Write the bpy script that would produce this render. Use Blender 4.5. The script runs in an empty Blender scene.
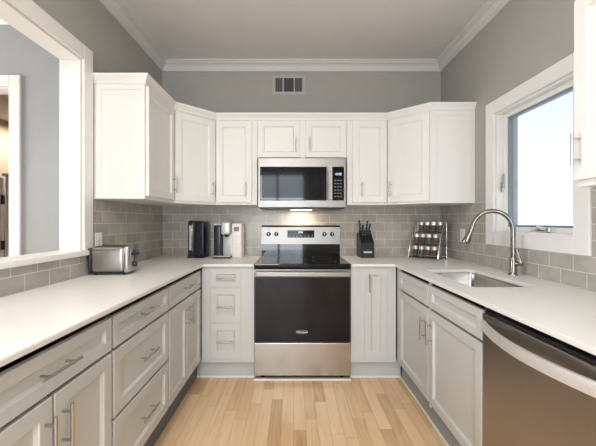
import bpy, bmesh, math, random
from mathutils import Vector, Matrix
random.seed(7)
PI = math.pi
C = bpy.context.scene.collection
SC = bpy.context.scene

# ------------------------------------------------------------------ camera
F, CX, CY, EYE = 317.0, 293.5, 221.5, 1.26
cd = bpy.data.cameras.new('camera'); cam = bpy.data.objects.new('camera', cd); C.objects.link(cam)
cam.location = (0, 0, EYE); cam.rotation_euler = (PI/2, 0, 0)
cd.sensor_width = 36.0; cd.lens = 36.0*F/596.0
cd.shift_x = (298.0-CX)/596.0; cd.shift_y = (CY-223.0)/596.0
cd.clip_start = 0.02
SC.camera = cam

# ------------------------------------------------------------------ world, exposure
w = bpy.data.worlds.new('world'); SC.world = w; w.use_nodes = True
wn = w.node_tree.nodes; wl = w.node_tree.links
bg = wn['Background']
tc = wn.new('ShaderNodeTexCoord'); sx = wn.new('ShaderNodeSeparateXYZ'); cr = wn.new('ShaderNodeValToRGB')
wl.new(tc.outputs['Generated'], sx.inputs[0]); wl.new(sx.outputs['Z'], cr.inputs[0])
cr.color_ramp.elements[0].position = 0.0; cr.color_ramp.elements[0].color = (0.96, 0.98, 1.0, 1)
cr.color_ramp.elements[1].position = 0.55; cr.color_ramp.elements[1].color = (0.66, 0.78, 0.95, 1)
wl.new(cr.outputs[0], bg.inputs[0]); bg.inputs[1].default_value = 1.02
SC.view_settings.view_transform = 'Standard'; SC.view_settings.look = 'None'
SC.view_settings.gamma = 1.0; SC.view_settings.use_curve_mapping = False
SC.view_settings.exposure = 0.33

def area(name, loc, rot, sx_, sy_, power, col=(1, 1, 1)):
    d = bpy.data.lights.new(name, 'AREA'); d.shape = 'RECTANGLE'; d.size = sx_; d.size_y = sy_
    d.energy = power; d.color = col
    o = bpy.data.objects.new(name, d); C.objects.link(o); o.location = loc; o.rotation_euler = rot
    return o
# daylight through the windows
area('window_daylight_rear', (-0.45, -3.52, 1.36), (PI/2, 0, 0), 1.5, 2.45, 105, (0.86, 0.93, 1.0))
area('window_daylight_dining', (-4.66, 1.25, 1.5), (0, -PI/2, 0), 1.8, 1.7, 125, (0.97, 0.98, 1.0))

# ------------------------------------------------------------------ materials
def mat(name, col, rough=0.5, metal=0.0, noise=0.0, nscale=8.0, bump=0.0, bscale=60.0, stretch=None, emit=None, spec=None, coat=0.0):
    m = bpy.data.materials.new(name); m.use_nodes = True
    n = m.node_tree.nodes; l = m.node_tree.links; b = n['Principled BSDF']
    b.inputs['Base Color'].default_value = (*col, 1); b.inputs['Roughness'].default_value = rough
    b.inputs['Metallic'].default_value = metal
    if spec is not None: b.inputs['Specular IOR Level'].default_value = spec
    if coat: b.inputs['Coat Weight'].default_value = coat; b.inputs['Coat Roughness'].default_value = 0.05
    t = n.new('ShaderNodeTexCoord'); mp = n.new('ShaderNodeMapping'); l.new(t.outputs['Object'], mp.inputs[0])
    if stretch: mp.inputs['Scale'].default_value = stretch
    nz = n.new('ShaderNodeTexNoise'); nz.inputs['Scale'].default_value = nscale; nz.inputs['Detail'].default_value = 4
    l.new(mp.outputs[0], nz.inputs['Vector'])
    r = n.new('ShaderNodeValToRGB'); k = noise
    r.color_ramp.elements[0].position = 0.3; r.color_ramp.elements[1].position = 0.7
    r.color_ramp.elements[0].color = (*[c*(1-k) for c in col], 1); r.color_ramp.elements[1].color = (*[min(1, c*(1+k)) for c in col], 1)
    l.new(nz.outputs['Fac'], r.inputs[0]); l.new(r.outputs[0], b.inputs['Base Color'])
    if bump:
        n2 = n.new('ShaderNodeTexNoise'); n2.inputs['Scale'].default_value = bscale
        l.new(mp.outputs[0], n2.inputs['Vector'])
        bp = n.new('ShaderNodeBump'); bp.inputs['Strength'].default_value = bump; bp.inputs['Distance'].default_value = 0.002
        l.new(n2.outputs['Fac'], bp.inputs['Height']); l.new(bp.outputs[0], b.inputs['Normal'])
    if emit:
        b.inputs['Emission Color'].default_value = (*emit[0], 1); b.inputs['Emission Strength'].default_value = emit[1]
    return m
M = {}
M['wall'] = mat('greige_wall_paint', (0.405, 0.397, 0.368), 0.75, noise=0.02, bump=0.15, bscale=180)
M['dining_wall'] = mat('blue_grey_wall_paint', (0.37, 0.37, 0.37), 0.75, noise=0.02, bump=0.15, bscale=180)
M['ceiling'] = mat('ceiling_paint', (0.74, 0.73, 0.725), 0.85, noise=0.015, bump=0.1, bscale=120)
M['crown'] = mat('crown_paint', (0.68, 0.68, 0.67), 0.5, noise=0.01)
M['trim'] = mat('white_trim_paint', (0.83, 0.81, 0.785), 0.4, noise=0.01)
M['upper'] = mat('white_cabinet_paint', (0.82, 0.81, 0.785), 0.38, noise=0.012, nscale=4)
M['base'] = mat('light_grey_cabinet_paint', (0.575, 0.58, 0.57), 0.36, noise=0.015, nscale=4)
M['kick_shade_left'] = mat('grey_kick_left_shaded', (0.13, 0.14, 0.15), 0.5, noise=0.05)  # grey kick with the left run's shade put into its colour
M['kick_shade_right'] = mat('grey_kick_right_shaded', (0.33, 0.34, 0.35), 0.5, noise=0.05)  # grey kick darkened in colour for the shade under the right run
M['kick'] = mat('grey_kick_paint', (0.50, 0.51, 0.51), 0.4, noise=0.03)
M['quartz'] = mat('white_quartz', (0.80, 0.785, 0.76), 0.34, noise=0.03, nscale=140)
M['steel'] = mat('brushed_steel', (0.27, 0.26, 0.245), 0.36, 1.0, noise=0.05, nscale=6, stretch=(1, 1, 60), bump=0.05, bscale=20)
M['steel_v'] = mat('brushed_steel_smooth', (0.46, 0.445, 0.425), 0.24, 1.0, noise=0.04, nscale=6, stretch=(60, 60, 1))
M['dw_steel'] = mat('dark_brushed_steel', (0.40, 0.375, 0.35), 0.30, 1.0, noise=0.04, nscale=6, stretch=(1, 1, 60))
M['nickel'] = mat('brushed_nickel', (0.50, 0.495, 0.48), 0.24, 1.0, noise=0.03, nscale=30)
M['carcass'] = mat('carcass_board_gap_shade', (0.05, 0.048, 0.045), 0.7, noise=0.1)  # shade in the gaps between fronts is put into this dark colour
M['faucet'] = mat('satin_nickel_faucet', (0.26, 0.245, 0.225), 0.2, 1.0)
M['bright_steel'] = mat('satin_bar_steel', (0.74, 0.72, 0.69), 0.42, 0.55, noise=0.05, nscale=200)
M['toaster'] = mat('toaster_steel', (0.42, 0.39, 0.36), 0.3, 1.0, noise=0.04, nscale=6, stretch=(1, 1, 40))
M['chrome'] = mat('chrome', (0.78, 0.77, 0.75), 0.12, 1.0)
M['black_glass'] = mat('black_glass', (0.004, 0.005, 0.007), 0.04, spec=0.5)
M['oven_glass'] = mat('oven_glass', (0.012, 0.012, 0.014), 0.06, spec=0.2, noise=0.4, nscale=5)
M['black'] = mat('black_plastic', (0.012, 0.012, 0.014), 0.35, noise=0.1)
M['navy'] = mat('navy_plastic', (0.014, 0.014, 0.030), 0.25, noise=0.1)
M['silver_plastic'] = mat('silver_plastic', (0.62, 0.62, 0.61), 0.3, 0.3, noise=0.03)
M['white_plastic'] = mat('white_plastic', (0.82, 0.81, 0.78), 0.35)
M['mark'] = mat('pale_print', (0.75, 0.77, 0.8), 0.5)
M['digits'] = mat('lit_digits', (0.5, 0.7, 0.9), 0.5, emit=((0.55, 0.8, 1.0), 0.6))
M['button'] = mat('grey_button_print', (0.20, 0.20, 0.21), 0.5)
M['spice_a'] = mat('brown_spice', (0.07, 0.045, 0.032), 0.6, noise=0.3, nscale=60)
M['spice_b'] = mat('green_brown_spice', (0.10, 0.09, 0.065), 0.6, noise=0.3, nscale=60)
M['spice_c'] = mat('red_brown_spice', (0.11, 0.06, 0.045), 0.6, noise=0.3, nscale=60)
M['tan_wall'] = mat('tan_wall_paint', (0.42, 0.36, 0.28), 0.8, noise=0.03)
M['dark_wood'] = mat('dark_wood', (0.05, 0.03, 0.02), 0.4, noise=0.3, nscale=20, stretch=(1, 1, 0.1))
M['vent_dark'] = mat('vent_duct_dark', (0.05, 0.05, 0.05), 0.7)
M['louver'] = mat('louver_grey', (0.22, 0.22, 0.21), 0.5)
M['vent'] = mat('vent_metal_grey', (0.47, 0.465, 0.45), 0.5)
M['lamp'] = mat('lamp_lens', (1, 0.95, 0.85), 0.4, emit=((1.0, 0.88, 0.72), 3.0))
M['gasket'] = mat('dark_window_gasket', (0.20, 0.25, 0.31), 0.35)

def glass(name, tint=(1, 1, 1)):
    m = bpy.data.materials.new(name); m.use_nodes = True; n = m.node_tree.nodes; l = m.node_tree.links
    n.remove(n['Principled BSDF']); tr = n.new('ShaderNodeBsdfTransparent'); tr.inputs[0].default_value = (*tint, 1)
    gl = n.new('ShaderNodeBsdfGlossy'); gl.inputs['Roughness'].default_value = 0.02
    mx = n.new('ShaderNodeMixShader'); mx.inputs[0].default_value = 0.06
    l.new(tr.outputs[0], mx.inputs[1]); l.new(gl.outputs[0], mx.inputs[2]); l.new(mx.outputs[0], n['Material Output'].inputs[0])
    return m
M['pane'] = glass('window_glass', (0.97, 0.99, 1.0))

def brick_mat(name, kind):
    m = bpy.data.materials.new(name); m.use_nodes = True; n = m.node_tree.nodes; l = m.node_tree.links; b = n['Principled BSDF']
    t = n.new('ShaderNodeTexCoord'); s = n.new('ShaderNodeSeparateXYZ'); l.new(t.outputs['Object'], s.inputs[0])
    cb = n.new('ShaderNodeCombineXYZ'); br = n.new('ShaderNodeTexBrick'); l.new(cb.outputs[0], br.inputs['Vector'])
    br.inputs['Scale'].default_value = 1.0; br.inputs['Mortar Smooth'].default_value = 0.3
    bp = n.new('ShaderNodeBump')
    if kind == 'tile':
        ad = n.new('ShaderNodeMath'); ad.operation = 'ADD'; l.new(s.outputs['X'], ad.inputs[0]); l.new(s.outputs['Y'], ad.inputs[1])
        l.new(ad.outputs[0], cb.inputs['X'])
        sb = n.new('ShaderNodeMath'); sb.operation = 'SUBTRACT'; sb.inputs[1].default_value = 0.925
        l.new(s.outputs['Z'], sb.inputs[0]); l.new(sb.outputs[0], cb.inputs['Y'])
        br.inputs['Brick Width'].default_value = 0.155; br.inputs['Row Height'].default_value = 0.0805
        br.inputs['Mortar Size'].default_value = 0.0022
        br.inputs['Color1'].default_value = (0.385, 0.358, 0.318, 1); br.inputs['Color2'].default_value = (0.465, 0.433, 0.388, 1)
        br.inputs['Mortar'].default_value = (0.72, 0.69, 0.64, 1)
        b.inputs['Roughness'].default_value = 0.22
        nz = n.new('ShaderNodeTexNoise'); nz.inputs['Scale'].default_value = 9.0; l.new(t.outputs['Object'], nz.inputs['Vector'])
        mx = n.new('ShaderNodeMix'); mx.data_type = 'RGBA'; mx.blend_type = 'OVERLAY'; mx.inputs[0].default_value = 0.25
        l.new(br.outputs['Color'], mx.inputs[6]); l.new(nz.outputs['Fac'], mx.inputs[7]); l.new(mx.outputs[2], b.inputs['Base Color'])
        iv = n.new('ShaderNodeMath'); iv.operation = 'SUBTRACT'; iv.inputs[0].default_value = 1.0; l.new(br.outputs['Fac'], iv.inputs[1])
        sc = n.new('ShaderNodeMath'); sc.operation = 'MULTIPLY_ADD'; sc.inputs[1].default_value = 0.25
        l.new(nz.outputs['Fac'], sc.inputs[0]); l.new(iv.outputs[0], sc.inputs[2])
        l.new(sc.outputs[0], bp.inputs['Height']); bp.inputs['Strength'].default_value = 0.45; bp.inputs['Distance'].default_value = 0.002
    else:
        dv_ = n.new('ShaderNodeMath'); dv_.operation = 'DIVIDE'; dv_.inputs[1].default_value = 0.075; l.new(s.outputs['X'], dv_.inputs[0])
        fl_ = n.new('ShaderNodeMath'); fl_.operation = 'FLOOR'; l.new(dv_.outputs[0], fl_.inputs[0])
        wh_ = n.new('ShaderNodeTexWhiteNoise'); wh_.noise_dimensions = '1D'; l.new(fl_.outputs[0], wh_.inputs['W'])
        sh_ = n.new('ShaderNodeMath'); sh_.operation = 'MULTIPLY_ADD'; sh_.inputs[1].default_value = 3.1; l.new(wh_.outputs['Value'], sh_.inputs[0]); l.new(s.outputs['Y'], sh_.inputs[2])
        l.new(sh_.outputs[0], cb.inputs['X']); l.new(s.outputs['X'], cb.inputs['Y'])
        br.inputs['Brick Width'].default_value = 0.62; br.inputs['Row Height'].default_value = 0.075
        br.offset = 0.0
        br.inputs['Mortar Size'].default_value = 0.0008
        br.inputs['Color1'].default_value = (0.0, 0.0, 0.0, 1); br.inputs['Color2'].default_value = (1, 1, 1, 1)
        br.inputs['Mortar'].default_value = (0.5, 0.5, 0.5, 1)
        mp = n.new('ShaderNodeMapping'); mp.inputs['Scale'].default_value = (26, 2.2, 1); l.new(t.outputs['Object'], mp.inputs[0])
        # shift the grain per plank
        wv = n.new('ShaderNodeTexNoise'); wv.inputs['Scale'].default_value = 1.0; wv.inputs['Detail'].default_value = 6; wv.inputs['Distortion'].default_value = 1.2
        av = n.new('ShaderNodeVectorMath'); av.operation = 'MULTIPLY_ADD'; av.inputs[1].default_value = (7, 13, 5)
        l.new(br.outputs['Color'], av.inputs[0]); l.new(mp.outputs[0], av.inputs[2]); l.new(av.outputs[0], wv.inputs['Vector'])
        md = n.new('ShaderNodeMath'); md.operation = 'MULTIPLY_ADD'; md.inputs[1].default_value = 0.62
        sp = n.new('ShaderNodeSeparateColor'); l.new(br.outputs['Color'], sp.inputs[0])
        mm = n.new('ShaderNodeMath'); mm.operation = 'MULTIPLY'; mm.inputs[1].default_value = 0.62; l.new(wv.outputs['Fac'], mm.inputs[0])
        l.new(sp.outputs[0], md.inputs[0]); md.inputs[1].default_value = 0.46; l.new(mm.outputs[0], md.inputs[2])
        r = n.new('ShaderNodeValToRGB'); e = r.color_ramp.elements
        e[0].position = 0.12; e[0].color = (0.42, 0.23, 0.115, 1)
        e[1].position = 0.92; e[1].color = (0.90, 0.69, 0.47, 1)
        x = e.new(0.48); x.color = (0.74, 0.50, 0.285, 1)
        l.new(md.outputs[0], r.inputs[0])
        mx = n.new('ShaderNodeMix'); mx.data_type = 'RGBA'; l.new(br.outputs['Fac'], mx.inputs[0]); l.new(r.outputs[0], mx.inputs[6]); mx.inputs[7].default_value = (0.34, 0.20, 0.10, 1)
        l.new(mx.outputs[2], b.inputs['Base Color']); b.inputs['Roughness'].default_value = 0.36
        iv = n.new('ShaderNodeMath'); iv.operation = 'SUBTRACT'; iv.inputs[0].default_value = 1.0; l.new(br.outputs['Fac'], iv.inputs[1])
        l.new(iv.outputs[0], bp.inputs['Height']); bp.inputs['Strength'].default_value = 0.3; bp.inputs['Distance'].default_value = 0.001
    l.new(bp.outputs[0], b.inputs['Normal'])
    return m
M['tile'] = brick_mat('grey_subway_tile', 'tile')
M['floor'] = brick_mat('oak_planks', 'floor')

# ------------------------------------------------------------------ mesh helpers
class MB:
    def __init__(s): s.bm = bmesh.new()
    def poly(s, pts): return s.bm.faces.new([s.bm.verts.new(p) for p in pts])
    def box(s, x0, x1, y0, y1, z0, z1, bev=0.0):
        t = bmesh.new(); bmesh.ops.create_cube(t, size=1.0)
        for v in t.verts: v.co = Vector(((x0+x1)/2+v.co.x*(x1-x0), (y0+y1)/2+v.co.y*(y1-y0), (z0+z1)/2+v.co.z*(z1-z0)))
        if bev: bmesh.ops.bevel(t, geom=t.edges[:], offset=bev, segments=2, affect='EDGES', profile=0.5)
        s.merge(t); return s
    def merge(s, t, mtx=None):
        if mtx: bmesh.ops.transform(t, matrix=mtx, verts=t.verts[:])
        me = bpy.data.meshes.new('tmp'); t.to_mesh(me); t.free(); s.bm.from_mesh(me); bpy.data.meshes.remove(me)
    def prism(s, pts, z0, z1, bev=0.0):
        t = bmesh.new(); f = t.faces.new([t.verts.new((p[0], p[1], z0)) for p in pts])
        r = bmesh.ops.extrude_face_region(t, geom=[f])
        for v in r['geom']:
            if isinstance(v, bmesh.types.BMVert): v.co.z = z1
        bmesh.ops.recalc_face_normals(t, faces=t.faces[:])
        if bev: bmesh.ops.bevel(t, geom=t.edges[:], offset=bev, segments=2, affect='EDGES', profile=0.5)
        s.merge(t); return s
    def tube(s, path, r, n=10, caps=True):
        P = [Vector(p) for p in path]; R = r if isinstance(r, (list, tuple)) else [r]*len(P)
        rings = []; up = None
        for i, p in enumerate(P):
            d = (P[min(i+1, len(P)-1)]-P[max(i-1, 0)]).normalized()
            if up is None: up = Vector((0, 0, 1)) if abs(d.z) < 0.9 else Vector((1, 0, 0))
            a = d.cross(up).normalized(); up = a.cross(d).normalized()
            rings.append([s.bm.verts.new(p+R[i]*(math.cos(2*PI*k/n)*a+math.sin(2*PI*k/n)*up)) for k in range(n)])
        for i in range(len(rings)-1):
            for k in range(n):
                s.bm.faces.new((rings[i][k], rings[i][(k+1) % n], rings[i+1][(k+1) % n], rings[i+1][k]))
        if caps: s.bm.faces.new(rings[0][::-1]); s.bm.faces.new(rings[-1])
        return s
    def lathe(s, prof, c=(0, 0, 0), n=20, axis='z'):
        rings = []
        for r, h in prof:
            ring = []
            for k in range(n):
                a = 2*PI*k/n; u, v = max(r, 1e-5)*math.cos(a), max(r, 1e-5)*math.sin(a)
                p = (u, v, h) if axis == 'z' else ((u, -h, v) if axis == 'y' else (h, u, v))
                ring.append(s.bm.verts.new((c[0]+p[0], c[1]+p[1], c[2]+p[2])))
            rings.append(ring)
        for i in range(len(rings)-1):
            for k in range(n): s.bm.faces.new((rings[i][k], rings[i][(k+1) % n], rings[i+1][(k+1) % n], rings[i+1][k]))
        s.bm.faces.new(rings[0][::-1]); s.bm.faces.new(rings[-1])
        return s
    def build(s, name, m, parent=None, smooth=False):
        bmesh.ops.recalc_face_normals(s.bm, faces=s.bm.faces[:])
        me = bpy.data.meshes.new(name); s.bm.to_mesh(me); s.bm.free()
        me.materials.append(m)
        if smooth:
            for p in me.polygons: p.use_smooth = True
            try: me.set_sharp_from_angle(angle=math.radians(40))
            except Exception: pass
        o = bpy.data.objects.new(name, me); C.objects.link(o)
        if parent: o.parent = parent
        return o

def thing(name, label, cat, loc=(0, 0, 0), rz=0.0, group=None):
    o = bpy.data.objects.new(name, None); C.objects.link(o); o.empty_display_size = 0.05
    o.location = loc; o.rotation_euler = (0, 0, rz); o['label'] = label; o['category'] = cat
    if group: o['group'] = group
    return o
def tag(o, label, cat, group=None):
    # origin to the bottom centre
    vs = o.data.vertices; xs = [v.co.x for v in vs]; ys = [v.co.y for v in vs]; zs = [v.co.z for v in vs]
    c = Vector(((min(xs)+max(xs))/2, (min(ys)+max(ys))/2, min(zs)))
    o.data.transform(Matrix.Translation(-c)); o.location = o.location+c
    o['label'] = label; o['category'] = cat
    if group: o['group'] = group
    return o
def struct(mb, name, m, parent=None, smooth=False):
    o = mb.build(name, m, parent, smooth)
    if parent is None: o['kind'] = 'structure'
    return o

# ------------------------------------------------------------------ room constants
WL, WR, WB = -1.303, 1.461, 3.14          # left wall, right wall, back wall
CE = 2.83
REAR = -3.4
JY = 1.949                                 # far jamb of the pass-through
OPT = 2.258
WT = 0.12
# floor and ceiling
struct(MB().box(-4.6, WR+0.16, REAR-0.15, 7.2, -0.06, 0.0), 'floor', M['floor'])
struct(MB().box(-4.6, WR+0.16, REAR-0.15, 7.2, CE, CE+0.08), 'ceiling', M['ceiling'])
# back wall
struct(MB().box(WL-WT, WR+0.16, WB, WB+0.15, 0, CE), 'wall_back', M['wall'])
# right wall round the window
WY0, WY1, WZ0, WZ1 = 1.635, 2.291, 1.18, 2.04
b = MB(); b.box(WR, WR+0.16, REAR, WY0, 0, CE); b.box(WR, WR+0.16, WY1, WB, 0, CE)
b.box(WR, WR+0.16, WY0, WY1, 0, WZ0); b.box(WR, WR+0.16, WY0, WY1, WZ1, CE)
struct(b, 'wall_right', M['wall'])
# left wall round the pass-through
OY0 = -0.55
b = MB(); b.box(WL-WT, WL, JY, WB, 0, CE); b.box(WL-WT, WL, REAR, OY0, 0, CE)
b.box(WL-WT, WL, OY0, JY, 0, 1.05); b.box(WL-WT, WL, OY0, JY, OPT, CE)
struct(b, 'wall_left', M['wall'])
# rear wall with a wide window behind the camera
RX0, RX1, RZ0, RZ1 = -1.20, 0.30, 0.12, 2.6
b = MB(); b.box(-4.6, RX0, REAR-0.15, REAR, 0, CE); b.box(RX1, WR+0.16, REAR-0.15, REAR, 0, CE)
b.box(RX0, RX1, REAR-0.15, REAR, 0, RZ0); b.box(RX0, RX1, REAR-0.15, REAR, RZ1, CE)
struct(b, 'wall_rear', M['wall'])
# dining room beyond the pass-through
DY = 2.45
DX0, DX1, DZ = -2.75, -2.185, 2.30         # doorway in its end wall
b = MB(); b.box(DX1, WL-WT, DY, DY+0.12, 0, CE); b.box(-4.6, DX0, DY, DY+0.12, 0, CE); b.box(DX0, DX1, DY, DY+0.12, DZ, CE)
struct(b, 'wall_dining', M['dining_wall'])
b = MB(); b.box(-4.6, -4.45, REAR, 0.4, 0, CE); b.box(-4.6, -4.45, 2.1, DY, 0, CE)
b.box(-4.6, -4.45, 0.4, 2.1, 0, 0.6); b.box(-4.6, -4.45, 0.4, 2.1, 2.4, CE)
struct(b, 'wall_dining_left', M['dining_wall'])
# hall seen through the doorway
b = MB(); b.box(-4.6, WL-WT, 7.0, 7.15, 0, CE); b.box(-4.6, -4.5, DY+0.12, 7.0, 0, CE); b.box(WL-WT-0.02, WL-WT, 3.29, 7.0, 0, CE)
struct(b, 'wall_hall', M['tan_wall'])

# backsplash tile
TT = 1.425
b = MB()
b.box(WL+0.001, WR-0.001, WB-0.008, WB-0.0005, 0.925, 1.41)
struct(b, 'trim_1', M['tile'])
b = MB(); b.box(WL+0.0005, WL+0.008, 2.040, WB-0.009, 0.925, 1.41)
b.box(WL+0.0005, WL+0.008, OY0, 2.040, 0.925, 1.05)
struct(b, 'trim_2', M['tile'])
b = MB(); b.box(WR-0.008, WR-0.0005, 2.384, WB-0.009, 0.925, 1.41)
b.box(WR-0.008, WR-0.0005, 1.543, 2.384, 0.925, 1.088); b.box(WR-0.008, WR-0.0005, 0.1, 1.543, 0.925, 1.41)
struct(b, 'trim_3', M['tile'])

# crown moulding: profile swept round the room with mitres
def sweep(path, prof, closed=False, mb=None):
    """path: xy points, prof: (inward offset, z) points; inward = left of travel"""
    mb = mb or MB(); P = [Vector(p) for p in path]; n = len(P); rings = []
    for i in range(n):
        if 0 < i < n-1:
            d0 = (P[i]-P[i-1]).normalized(); d1 = (P[i+1]-P[i]).normalized()
        else:
            d0 = d1 = ((P[1]-P[0]) if i == 0 else (P[-1]-P[-2])).normalized()
        n0 = Vector((-d0.y, d0.x)); n1 = Vector((-d1.y, d1.x)); mt = (n0+n1).normalized(); k = 1/max(0.2, mt.dot(n0))
        rings.append([mb.bm.verts.new((P[i].x+mt.x*k*o, P[i].y+mt.y*k*o, z)) for o, z in prof])
    m_ = len(prof)
    for i in range(n-1):
        for j in range(m_):
            mb.bm.faces.new((rings[i][j], rings[i][(j+1) % m_], rings[i+1][(j+1) % m_], rings[i+1][j]))
    mb.bm.faces.new(rings[0]); mb.bm.faces.new(rings[-1][::-1])
    return mb
cp = [(0, CE-0.088), (0.014, CE-0.088), (0.018, CE-0.074), (0.022, CE-0.072), (0.030, CE-0.050), (0.046, CE-0.034), (0.062, CE-0.028), (0.064, CE-0.016), (0.078, CE-0.012), (0.080, CE), (0, CE)]
struct(sweep([(WR, REAR), (WR, WB), (WL, WB), (WL, REAR)], cp), 'trim_4', M['crown'])
cp2 = [(0, CE-0.05), (0.012, CE-0.05), (0.04, CE-0.01), (0.04, CE), (0, CE)]
struct(sweep([(WL-WT, DY), (-4.45, DY)], cp2), 'trim_5', M['trim'])

# pass-through casing, jamb lining, ledge
b = MB(); cw = 0.086; ct = 0.018
def casing_profile_box(b, x0, x1, y0, y1, z0, z1): b.box(x0, x1, y0, y1, z0, z1, 0.003)
casing_profile_box(b, WL, WL+ct, JY, JY+cw, 1.082, OPT+cw+0.004)
casing_profile_box(b, WL, WL+ct, OY0-cw, JY, OPT, OPT+cw+0.004)
casing_profile_box(b, WL, WL+ct, OY0-cw, OY0, 1.082, OPT)
casing_profile_box(b, WL-WT-ct, WL-WT, JY, JY+cw, 1.082, OPT+cw)
casing_profile_box(b, WL-WT-ct, WL-WT, OY0-cw, JY, OPT, OPT+cw)
struct(b, 'trim_6', M['trim'])
b = MB(); b.box(WL-WT, WL, JY-0.012, JY, 1.082, OPT); b.box(WL-WT, WL, OY0, OY0+0.012, 1.082, OPT); b.box(WL-WT, WL, OY0+0.012, JY-0.012, OPT-0.012, OPT)
struct(b, 'trim_7', M['trim'])
b = MB(); b.box(WL-0.15, WL+0.032, OY0-0.03, JY+cw+0.004, 1.05, 1.082, 0.006)
struct(b, 'trim_8', M['trim'])
# doorway casing in the dining room end wall
b = MB(); dw = 0.085
b.box(DX1, DX1+dw, DY-0.02, DY, 0, DZ+dw, 0.004); b.box(DX0-dw, DX0, DY-0.02, DY, 0, DZ+dw, 0.004); b.box(DX0, DX1, DY-0.02, DY, DZ, DZ+dw, 0.004)
b.box(DX1-0.012, DX1, DY, DY+0.12, 0, DZ); b.box(DX0, DX0+0.012, DY, DY+0.12, 0, DZ); b.box(DX0+0.012, DX1-0.012, DY, DY+0.12, DZ-0.012, DZ)
struct(b, 'trim_9', M['trim'])
struct(MB().box(DX1+dw, WL-WT-0.005, DY-0.015, DY, 0, 0.13, 0.003), 'baseboard_dining', M['trim'])

# kitchen window: casing, jamb, sash, pane
def frame_rect(b, x0, x1, y0, y1, z0, z1, wd, bev=0.0):
    b.box(x0, x1, y0, y0+wd, z0, z1, bev); b.box(x0, x1, y1-wd, y1, z0, z1, bev)
    b.box(x0, x1, y0+wd, y1-wd, z0, z0+wd, bev); b.box(x0, x1, y0+wd, y1-wd, z1-wd, z1, bev)
win = MB(); frame_rect(win, WR-0.020, WR, WY0-0.09, WY1+0.09, WZ0-0.09, WZ1+0.09, 0.092, 0.003)
win = struct(win, 'window_1', M['trim'])
b = MB(); frame_rect(b, WR+0.001, WR+0.075, WY0, WY1, WZ0, WZ1, 0.014); b.build('jamb_lining', M['trim'], win)
b = MB(); frame_rect(b, WR+0.045, WR+0.095, WY0+0.014, WY1-0.014, WZ0+0.014, WZ1-0.014, 0.030, 0.003); b.build('window_frame', M['trim'], win)
b = MB(); frame_rect(b, WR+0.06, WR+0.092, WY0+0.044, WY1-0.044, WZ0+0.044, WZ1-0.044, 0.012, 0.002); b.build('gasket', M['gasket'], win)
MB().box(WR+0.074, WR+0.080, WY0+0.054, WY1-0.054, WZ0+0.054, WZ1-0.054).build('pane', M['pane'], win)
# crank at the bottom, lock lever on the far side
b = MB(); yc = 1.90
b.box(WR+0.018, WR+0.045, yc-0.05, yc+0.05, WZ0+0.014, WZ0+0.040, 0.008)
b.tube([(WR+0.03, yc+0.01, WZ0+0.034), (WR+0.02, yc+0.02, WZ0+0.046), (WR+0.01, yc-0.03, WZ0+0.040), (WR+0.006, yc-0.075, WZ0+0.034)], [0.011, 0.011, 0.009, 0.008], 8)
b.lathe([(0.010, -0.01), (0.011, 0.006), (0.006, 0.01)], (WR+0.006, yc-0.078, WZ0+0.034), 10)
b.build('window_crank', M['chrome'], win, True)
b = MB(); b.box(WR+0.030, WR+0.046, WY1-0.036, WY1-0.022, 1.50, 1.60, 0.004); b.tube([(WR+0.036, WY1-0.03, 1.545), (WR+0.022, WY1-0.032, 1.53), (WR+0.018, WY1-0.034, 1.47)], 0.005, 8)
b.build('window_lock', M['nickel'], win, True)

# rear window and dining window
def big_window(name, horiz, a0, a1, z0, z1, pos, n_):
    """horiz 'x': window in a wall facing +y at y=pos; 'y': wall facing +x at x=pos"""
    def bx(b, u0, u1, v0, v1, z0_, z1_, bev=0.0):
        if horiz == 'x': b.box(u0, u1, v0, v1, z0_, z1_, bev)
        else: b.box(v0, v1, u0, u1, z0_, z1_, bev)
    b = MB()
    bx(b, a0-0.09, a0, pos, pos+0.02, z0-0.09, z1+0.09); bx(b, a1, a1+0.09, pos, pos+0.02, z0-0.09, z1+0.09)
    bx(b, a0, a1, pos, pos+0.02, z1, z1+0.09); bx(b, a0-0.1, a1+0.1, pos, pos+0.05, z0-0.03, z0)
    root = struct(b, name, M['trim'])
    b = MB(); st = (a1-a0)/n_
    for i in range(n_+1):
        u = a0+i*st; bx(b, max(a0, u-0.03), min(a1, u+0.03), pos-0.09, pos-0.04, z0, z1)
    for z in (z0, (z0+z1)/2-0.02, z1-0.04): bx(b, a0, a1, pos-0.088, pos-0.042, z, z+0.04)
    b.build('window_frame', M['trim'], root)
    b = MB(); bx(b, a0, a1, pos-0.068, pos-0.062, z0, z1); b.build('pane', M['pane'], root)
big_window('window_2', 'x', RX0, RX1, RZ0, RZ1, REAR, 2)
big_window('window_3', 'y', 0.4, 2.1, 0.6, 2.4, -4.45, 2)

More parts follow.
